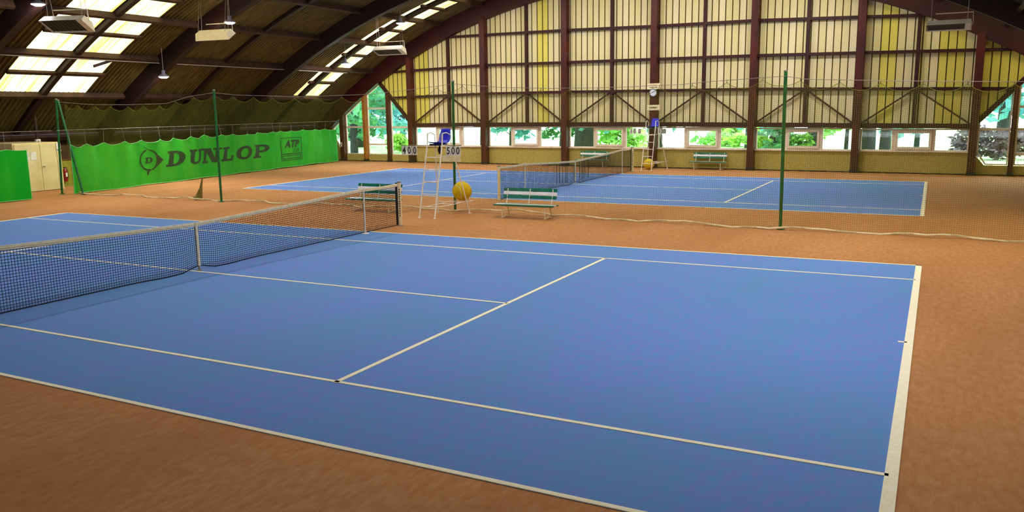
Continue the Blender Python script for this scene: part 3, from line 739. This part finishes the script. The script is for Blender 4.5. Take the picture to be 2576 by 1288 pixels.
for ch in 'DUNLOP':
    a0, a1 = LET[ch]; gl, w = GL[ch]; sh = .2
    put_quads('letter', gl, lambda x, y: (a0 + (x / w) * (a1 - a0 - sh) + sh * y, .68 + .65 * y), ban)
# round emblem with arrow
cx, cz_ = 3.93, 1.03
em = ring(0, 0, .5, .44, .43, .37, .55 * PI, 1.55 * PI, 18) + ring(.02, 0, .47, .44, .36, .4, -.42 * PI, .42 * PI, 12)
em += [[(.12, .42), (.16, .36), (.78, -.06), (.74, 0)], [(.3, .25), (.4, .2), (.8, -.03), (.42, 0)], [(.42, 0), (.8, -.03), (.36, -.3), (.3, -.26)], [(-.25, .56), (-.2, .56), (.2, .36), (.12, .36)], [(.05, -.4), (.36, -.3), (.3, -.26), (.0, -.5)], [(-.12, -.42), (.05, -.4), (-.08, -.62), (-.12, -.6)]]
put_quads('emblem', em, lambda x, y: (cx + x * .98, cz_ + y), ban)
gl, w = GL['D']; put_quads('letter', gl, lambda x, y: (cx - .2 + .42 * x + .04 * y, cz_ - .13 + .24 * y), ban)
# boxed logo
t = .03
def frame_q(x0, y0, x1, y1): return R4(x0, y0, x1, y0 + t) + R4(x0, y1 - t, x1, y1) + R4(x0, y0, x0 + t * 1.6, y1) + R4(x1 - t * 1.6, y0, x1, y1)
put_quads('logo_frame', frame_q(13.44, .4, 15.4, 1.59) + R4(13.44, .72, 15.4, .76) + frame_q(13.56, .48, 15.26, .66), lambda x, y: (x, y), ban, nsub=4)
def txt_on(txt, size, a, z, sx, name, shear, bold):
    me = text_mesh(txt, size, 0, shear, bold); me.materials.append(MATS['letter_dark'])
    for v in me.vertices:
        p = bpt(a + v.co.x * sx, z + v.co.y, .03); v.co = (p[0] - B0.x, p[1] - B0.y, p[2])
    return ob(name, me, ban)
txt_on('ATP', .52, 14.42, 1.24, 1.35, 'letters', .3, .02); txt_on('CUP', .24, 14.8, .9, 1.3, 'letters', .2, 0); txt_on('-- --------', .12, 14.4, .57, 2.0, 'letters', 0, 0)
# second, shorter banner at the left edge
ban2 = empty('advert_banner', (-16.0, 7.08, 0)); tag(ban2, 'plain green banner cut off by the left edge of the picture', 'banner')
P2 = lambda a, z: (.03 * math.sin(a * 3 + .5) + .02 * math.sin(a * 8) * z / 1.8, -a, z)
sheet_mesh(0, 7, 60, 10, P2, lambda a: 1.77 - .05 * (1 - (2 * ((a + .3) % 1) - 1) ** 2), lambda a: .04).build('cloth', 'banner_green', ban2, True)
MB().tube([P2(7 * i / 60, 1.77 - .05 * (1 - (2 * ((7 * i / 60 + .3) % 1) - 1) ** 2)) for i in range(61)], .012, 5).build('hem', 'banner_hem', ban2)
MB().tube([P2(7 * i / 60, .04) for i in range(61)], .012, 5).build('hem', 'banner_hem', ban2)
MB().tube([P2(0, .04 + 1.7 * j / 8) for j in range(9)], .014, 5).build('hem', 'banner_hem', ban2)
for a in (.72, 1.72, 2.7): MB().tube([P2(a, 1.76), (0, -a, 2.36)], .006, 4).build('strap', 'wire_grey', ban2)
MB().tube([(0, 1, 2.36), (0, -8, 2.36)], .008, 5).build('cable', 'wire_grey', ban2)

# ------------------------------------------------------------------ store doors and small wall things on the left
cb = empty('door_1', (-18.85, 9.55, 0)); tag(cb, 'cream double door of the store between the two green banners', 'door', kind='structure')
MB().box((-2.9, -1.15, 0), (-.04, .75, 1.87)).build('store_body', 'door_cream', cb)
for y0_, y1_ in ((-1.1, -.12), (-.1, .56)):
    d = MB().box((-.04, y0_, .03), (0, y1_, 1.82)).build('door_leaf', 'door_cream', cb)
MB().box((-.04, .57, .02), (.012, .73, 1.84)).build('door_post', 'door_cream', cb)
MB().tube([(.0, -.06, .95), (.04, -.06, .95), (.04, .02, .95)], .012, 6).build('handle', 'post_dark', cb)
MB().tube([(.0, -.9, .5), (.02, -.9, .5)], .02, 6).build('lock', 'post_dark', cb)
for y in (-.66, -.4):
    n_ = MB().box((-18.848, 9.55 + y - .105, 1.22), (-18.84, 9.55 + y + .105, 1.52)).build('paper_notice', 'paper_white')
    tag(n_, ('left' if y < -.5 else 'right') + ' of two white paper notices on the cream door', 'notice', 'paper notices on the door')
s_ = empty('round_sign', (-18.83, 10.2, 1.62)); tag(s_, 'small white sign with a dark arc at the top right of the cream door', 'sign')
MB().box((-.006, -.09, -.13), (.0, .09, .2)).build('plate', 'paper_white', s_)
MB().tube([(.006, -.07, -.04), (.006, .0, -.09), (.006, .09, .0)], .012, 5).build('arc', 'print_dark', s_)
def extinguisher(loc, label):
    o = empty('fire_extinguisher', loc); tag(o, label, 'fire extinguisher', 'red fire extinguishers')
    MB().lathe([(0, 0), (.075, .005), (.08, .03), (.08, .42), (.06, .49), (.025, .52), (.025, .56), (0, .56)], 16).build('cylinder', 'extinguisher_red', o, True)
    MB().box((-.02, -.07, .56), (.02, .05, .59)).build('valve_handle', 'black_plastic', o)
    MB().tube([(.03, .03, .55), (.09, .06, .4), (.085, .04, .12)], .011, 6).build('hose', 'black_plastic', o)
    MB().box((.07, -.035, .2), (.084, .035, .36)).build('label_patch', 'paper_white', o)
    return o
extinguisher((-19.75, 11.0, .22), 'red fire extinguisher on the olive dado right of the cream door')
extinguisher((-20.0, 28.35, .35), 'dark red fire extinguisher at the right end of the long banner')
sb = empty('switch_box', (-20.55, 10.5, 1.86)); tag(sb, 'small white switch box on a brown conduit above the cream door', 'box')
MB().box((-.05, -.09, -.1), (.06, .09, .1)).build('box_body', 'paper_white', sb); MB().box((-.03, -.045, .1), (.03, .045, 1.0)).build('conduit', 'purlin_brown', sb); MB().box((.06, -.03, -.04), (.068, .03, .04)).build('switch', 'clock_rim', sb)
sw = empty('switch_box', (MW @ Vector((-19.72, -.33, .98)))[:]); tag(sw, 'white switch box on the first dark post of the gable wall', 'box')
MB().box((-.05, -.03, -.13), (.05, .02, .13)).build('box_body', 'paper_white', sw); MB().box((-.02, -.036, -.04), (.02, -.03, .04)).build('switch', 'clock_rim', sw)
for i, (z, x) in enumerate(((2.12, -21.3), (1.98, -21.35))):
    pp = MB().tube([(x, -10, z), (x, 28.4, z)], .016, 6).build('service_pipe', 'lamp_shell'); tag(pp, ('upper' if i == 0 else 'lower') + ' thin grey pipe along the dark gap under the left eaves', 'pipe', 'pipes under the eaves')
f1 = P0 + DP; rr = RT - .33
cp = MB().tube([(XC + rr * math.sin(f1), 3, ZC + rr * math.cos(f1)), (XC + rr * math.sin(f1), 26.2, ZC + rr * math.cos(f1))], .022, 6).build('conduit_pipe', 'wire_grey'); tag(cp, 'pale conduit pipe running below the roof purlin over the left side', 'pipe')

# ------------------------------------------------------------------ clock and signs on the middle post
mid = -.13
ck = empty('wall_clock', mw=MW @ Matrix.Translation((mid, -.4, 3.57)) @ Matrix.Rotation(PI / 2, 4, 'X')); tag(ck, 'round white clock on the middle post between two plates', 'clock')
MB().lathe([(0, 0), (.19, 0), (.19, .05), (.165, .06), (.16, .045)], 28).build('rim', 'clock_rim', ck); MB().lathe([(0, .046), (.165, .046)], 28).build('face', 'clock_white', ck)
for a, l, w in ((.5, .13, .012), (-.9, .09, .016)): MB().beam((0, 0, .052), (l * math.sin(a), l * math.cos(a), .052), w, .004).build('hand', 'print_dark', ck)
for i in range(12): a = i * PI / 6; MB().box((.145 * math.sin(a) - .006, .145 * math.cos(a) - .006, .047), (.145 * math.sin(a) + .006, .145 * math.cos(a) + .006, .05)).build('hour_mark', 'print_dark', ck)
def plate(z0, z1, label, rows_):
    o = empty('post_sign', mw=MW @ Matrix.Translation((mid + .02, -.4, (z0 + z1) / 2))); tag(o, label, 'sign', 'cream plates on the middle post')
    hh = (z1 - z0) / 2; MB().box((-.32, -.03, -hh), (.32, -.005, hh)).build('plate', 'cream_paint', o)
    random.seed(3)
    for z, hgt, m_, w in rows_:
        x = -w
        while x < w: l = random.uniform(.03, .07); MB().box((x, -.033, z - hgt / 2), (min(x + l, w), -.03, z + hgt / 2)).build('print_mark', m_, o); x += l + .02
plate(3.73, 4.0, 'cream plate with a red line and a dark line above the clock', [(.06, .02, 'print_red', .16), (-.05, .045, 'print_dark', .2)])
plate(2.75, 3.0, 'cream plate with one faint dark line below the clock', [(0, .07, 'print_dark', .2)])

# ------------------------------------------------------------------ heaters
def heater(loc, rz, tilt, label, L=1.5, D=.62, H=.26, up=1.2):
    o = empty('radiant_heater', loc, rz); tag(o, label, 'heater', 'radiant heaters hung from the roof')
    T = Matrix.Rotation(tilt, 4, 'X')
    def tr(mb): mb.v = [tuple(T @ Vector(v)) for v in mb.v]; return mb
    a, b_ = L / 2, D / 2
    # hood: open-bottomed box with splayed sides
    vs = [(-a, -b_, 0), (a, -b_, 0), (a, b_, 0), (-a, b_, 0), (-a * .94, -b_ * .6, H), (a * .94, -b_ * .6, H), (a * .94, b_ * .6, H), (-a * .94, b_ * .6, H)]
    tr(MB().add(vs, [(4, 5, 6, 7), (0, 1, 5, 4), (1, 2, 6, 5), (2, 3, 7, 6), (3, 0, 4, 7)])).build('hood', 'heater_white', o)
    g_ = tr(MB().box((-a * .92, -b_ * .85, .03), (a * .68, b_ * .85, .05))).build('grille', 'heater_grille', o)
    for i in range(9): tr(MB().box((-a * .9 + i * a * .19, -b_ * .84, .02), (-a * .9 + i * a * .19 + .012, b_ * .84, .03))).build('grille_bar', 'black_plastic', g_)
    tr(MB().box((a * .7, -b_ * .9, .01), (a * .97, b_ * .9, .06))).build('burner_box', 'heater_white', o)
    for sx in (-.8, .8):
        for sy in (-.5, .5):
            p = T @ Vector((a * sx, b_ * sy, H * .95)); q = Vector((a * sx, b_ * sy * .4, up + abs(sx) * 0))
            MB().tube([p, q], .007, 5).build('hanger', 'wire_grey', o)
    p = T @ Vector((a * .85, 0, H)); MB().tube([(-.4, .0, H + .25), (a * 1.02, 0, H + .25), (a * 1.05, 0, H * .4)], .016, 6).build('gas_pipe', 'heater_white', o)
    return o
heater((-11.9, 6.2, 5.55), .35, -.45, 'white radiant heater with dark grille in front of the near skylights', 1.4, .7, .24, 1.1)
heater((-12.75, 12.9, 5.74), .12, .55, 'white radiant heater tilted away below the lit arch', 1.55, .5, .24, 1.35)
heater((-11.9, 23.0, 5.68), .1, -.38, 'white radiant heater beside the slim far skylights', 1.6, .6, .26, 1.65)
heater((12.05, 20.0, 5.26), .0, -.35, 'white radiant heater with dark grille high at the upper right', 1.3, .5, .2, 2.0)

# ------------------------------------------------------------------ lamps
def lamp(loc, label):
    o = empty('high_bay_lamp', loc); tag(o, label, 'lamp', 'high bay lamps under the roof')
    MB().lathe([(.2, 0), (.22, .015), (.2, .05), (.1, .1), (.07, .13), (.07, .26), (0, .28)], 22).build('shade', 'lamp_shell', o, True)
    MB().lathe([(0, -.06), (.1, -.05), (.17, -.02), (.195, .006)], 22).build('lens', 'lamp_lens', o)
    r_ = math.hypot(loc[0] - XC, loc[2] - ZC); MB().tube([(0, 0, .3), (0, 0, max(.45, (RT - .1 - r_) * 1.1 + .12))], .012, 6).build('stem', 'wire_grey', o)
LP = [((-13.25, 6.25, 6.3), 'lamp above the heater by the near skylights'), ((-12.7, 13.62, 6.33), 'lamp lighting the side of the second arch'), ((-16.6, 13.62, 4.4), 'lamp low on the second arch above the banner'),
      ((-15.3, 23.9, 5.3), 'lamp glaring in front of the slim far skylights'), ((-11.75, 23.8, 7.1), 'lamp high among the slim far skylights')]
for l, lb in LP: lamp(l, lb)
for y, v in ((-.7, 'near net line'), (6.5, 'far edge')):  # unseen lamps added to brighten the near court
    for x, w in ((-5.5, 'left'), (3.8, 'middle'), (11.4, 'right')): lamp((x, y, arch_z(x, RL + .1) - .1), '%s lamp over the %s of the near court, above the picture' % (w, v))
for x, w in ((-5.5, 'left half'), (3.8, 'right half')): lamp((x, 16.5, arch_z(x, RL + .1) - .1), 'lamp hung high over the %s of the far court, above the picture' % w)  # added out of view to lift the light on the far court
for x, w in ((-7, 'second'), (-2.5, 'third'), (2, 'fourth'), (6.5, 'fifth')): lamp((x, 23.9, arch_z(x, RL + .1) - .1), 'lamp in the row before the gable wall, over the %s post, above the picture' % w)  # extra lamps out of view, added to brighten the gable wall

# ------------------------------------------------------------------ grounds outside
gr = MB().box((-90, 28.9, -.4), (90, 110, -.15)).build('lawn', 'grass_lawn'); tag(gr, 'bright lawn outside the windows', 'lawn', kind='structure')
pa = MB().box((-60, 31.0, -.16), (60, 32.6, -.12)).build('garden_path', 'path_grey'); tag(pa, 'grey path outside along the gable wall', 'path', kind='structure')
def tree(x, y, h, rw, trunk_r, zlow, leaf, label, nleaf=1300, name='tree', grp='trees outside'):
    o = empty(name, (x, y, -.15)); tag(o, label, 'tree' if name == 'tree' else 'shrub', grp)
    rnd = random.Random(int(x * 31 + y * 7))
    if trunk_r:
        MB().tube([(0, 0, 0), (.05, .0, h * .3), (-.08, .05, h * .6), (0, 0, h * .9)], [trunk_r * 1.25, trunk_r, trunk_r * .6, trunk_r * .15], 9).build('trunk', 'trunk_bark', o, True)
    mb = MB(); cl = []
    for i in range(26):
        a = rnd.uniform(0, 2 * PI); u = rnd.random() ** .6; z = rnd.uniform(zlow, h); w = rw * (1 - .45 * abs((z - zlow) / (h - zlow) - .35))
        cl.append(Vector((math.cos(a) * u * w, math.sin(a) * u * w, z)))
    if trunk_r:
        bm_ = MB()
        for c in cl[:12]: bm_.tube([(0, 0, max(.8, min(c.z * .75, h * .6))), c * .55 + Vector((0, 0, c.z * .4)), c], [trunk_r * .35, trunk_r * .2, .03], 5)
        bm_.build('branches', 'trunk_bark', o)
    sz = rw * .085 + .07
    for i in range(nleaf):
        c = rnd.choice(cl); p = c + Vector((rnd.gauss(0, 1), rnd.gauss(0, 1), rnd.gauss(0, .55))) * rw * .2
        if p.z < zlow * .75: p.z = zlow * .75 + rnd.random() * .5
        d = Vector((rnd.gauss(0, 1), rnd.gauss(0, 1), rnd.gauss(0, .6))).normalized(); e = d.cross(Vector((rnd.random(), rnd.random(), rnd.random() + .1))).normalized()
        s_ = sz * rnd.uniform(.7, 1.6); mb.add([p - d * s_, p + e * s_ * .5, p + d * s_, p - e * s_ * .5], [(0, 1, 2, 3)])
    fo = mb.build('foliage', leaf, o); fo['kind'] = 'stuff'
TR = [(-25.2, 37, 9, 3.4, .24, 1.5, 'leaf_green', 'dense tree seen through the left corner glazing by its trunk'),
      (-26.5, 45, 10, 3.2, .2, 1.8, 'leaf_teal', 'bluish tree filling the pointed top of the left glazing'),
      (-33, 48, 12, 5, .5, .8, 'leaf_green', 'large far tree behind the left corner glazing'),
      (-13.2, 47, 9, 3.4, .3, 1.9, 'leaf_teal', 'bluish tree with low branches behind the first strip window'),
      (-12.4, 36.6, 7, 1.9, .09, 1.55, 'leaf_teal', 'spreading tree at the left of the second strip window'),
      (-9.6, 38.5, 7, 1.9, .1, 1.4, 'leaf_green', 'green tree hanging over the right of the second strip window'),
      (-17.8, 42.5, 8, 2.2, .12, 1.9, 'leaf_teal', 'small bluish tree beside the first strip window'),
      (-7.2, 36.5, 9, 2.2, .62, 2.0, 'leaf_teal', 'thick trunked tree behind the third strip window'),
      (-2.7, 36.2, 8, 2.0, .36, 1.5, 'leaf_teal', 'tree behind the far umpire chair'),
      (1.0, 45, 9, 3.0, .3, 1.7, 'leaf_teal', 'pale tree behind the fourth strip window'),
      (3.6, 38, 6, 1.5, .16, .9, 'leaf_green', 'leafy tree at the right of the fourth strip window'),
      (4.9, 34.6, 5, 1.2, .14, .9, 'leaf_green', 'full green tree behind the right green pole'),
      (6.0, 36.6, 9, 1.6, .33, 2.3, 'leaf_green', 'dark trunked tree in the sash of the fifth strip window'),
      (7.4, 39.5, 8, 1.7, .1, 1.5, 'leaf_light', 'light tree in the right light of the fifth strip window'),
      (8.75, 36.2, 9, 1.5, .33, 2.4, 'leaf_green', 'first of two dark trunks in the sixth strip window'),
      (9.66, 34.4, 9, 1.3, .24, 2.4, 'leaf_green', 'second of two dark trunks in the sixth strip window'),
      (10.9, 43, 8, 2.4, .13, 1.3, 'leaf_teal', 'bluish tree at the sash of the sixth strip window'),
      (15.6, 50, 10, 3.6, .35, 2.3, 'leaf_teal', 'tree filling the slope of the right corner glazing'),
      (20, 43, 9, 3, .35, 1.6, 'leaf_green', 'tree at the right edge of the right glazing')]
for t_ in TR: tree(*t_)
SH = [(5.4, 35.2, 1.5, .8, 'leaf_light', 'light green shrub below the full green tree'), (3.0, 37, 1.3, .9, 'leaf_light', 'light green shrub in the fourth strip window'), (-23.4, 40, 1.4, .9, 'leaf_light', 'light green shrub by the trunk in the left glazing'),
      (13.6, 40.5, 1.7, 1.0, 'leaf_rust', 'left of three rust coloured shrubs on the lawn at the right'), (15.4, 40.8, 1.6, 1.0, 'leaf_rust', 'middle of three rust coloured shrubs on the lawn at the right'), (17.3, 41.2, 1.8, 1.0, 'leaf_rust', 'right of three rust coloured shrubs on the lawn at the right'),
      (-10.5, 52, 2.2, 2.2, 'leaf_light', 'low hedge shrub far behind the first strip window'), (-2.2, 54, 2.2, 2.2, 'leaf_light', 'low hedge shrub far behind the third strip window')]
for x, y, h_, rw, lf, lb in SH: tree(x, y, h_, rw, .0, .15, lf, lb, 900, 'shrub', 'shrubs outside')
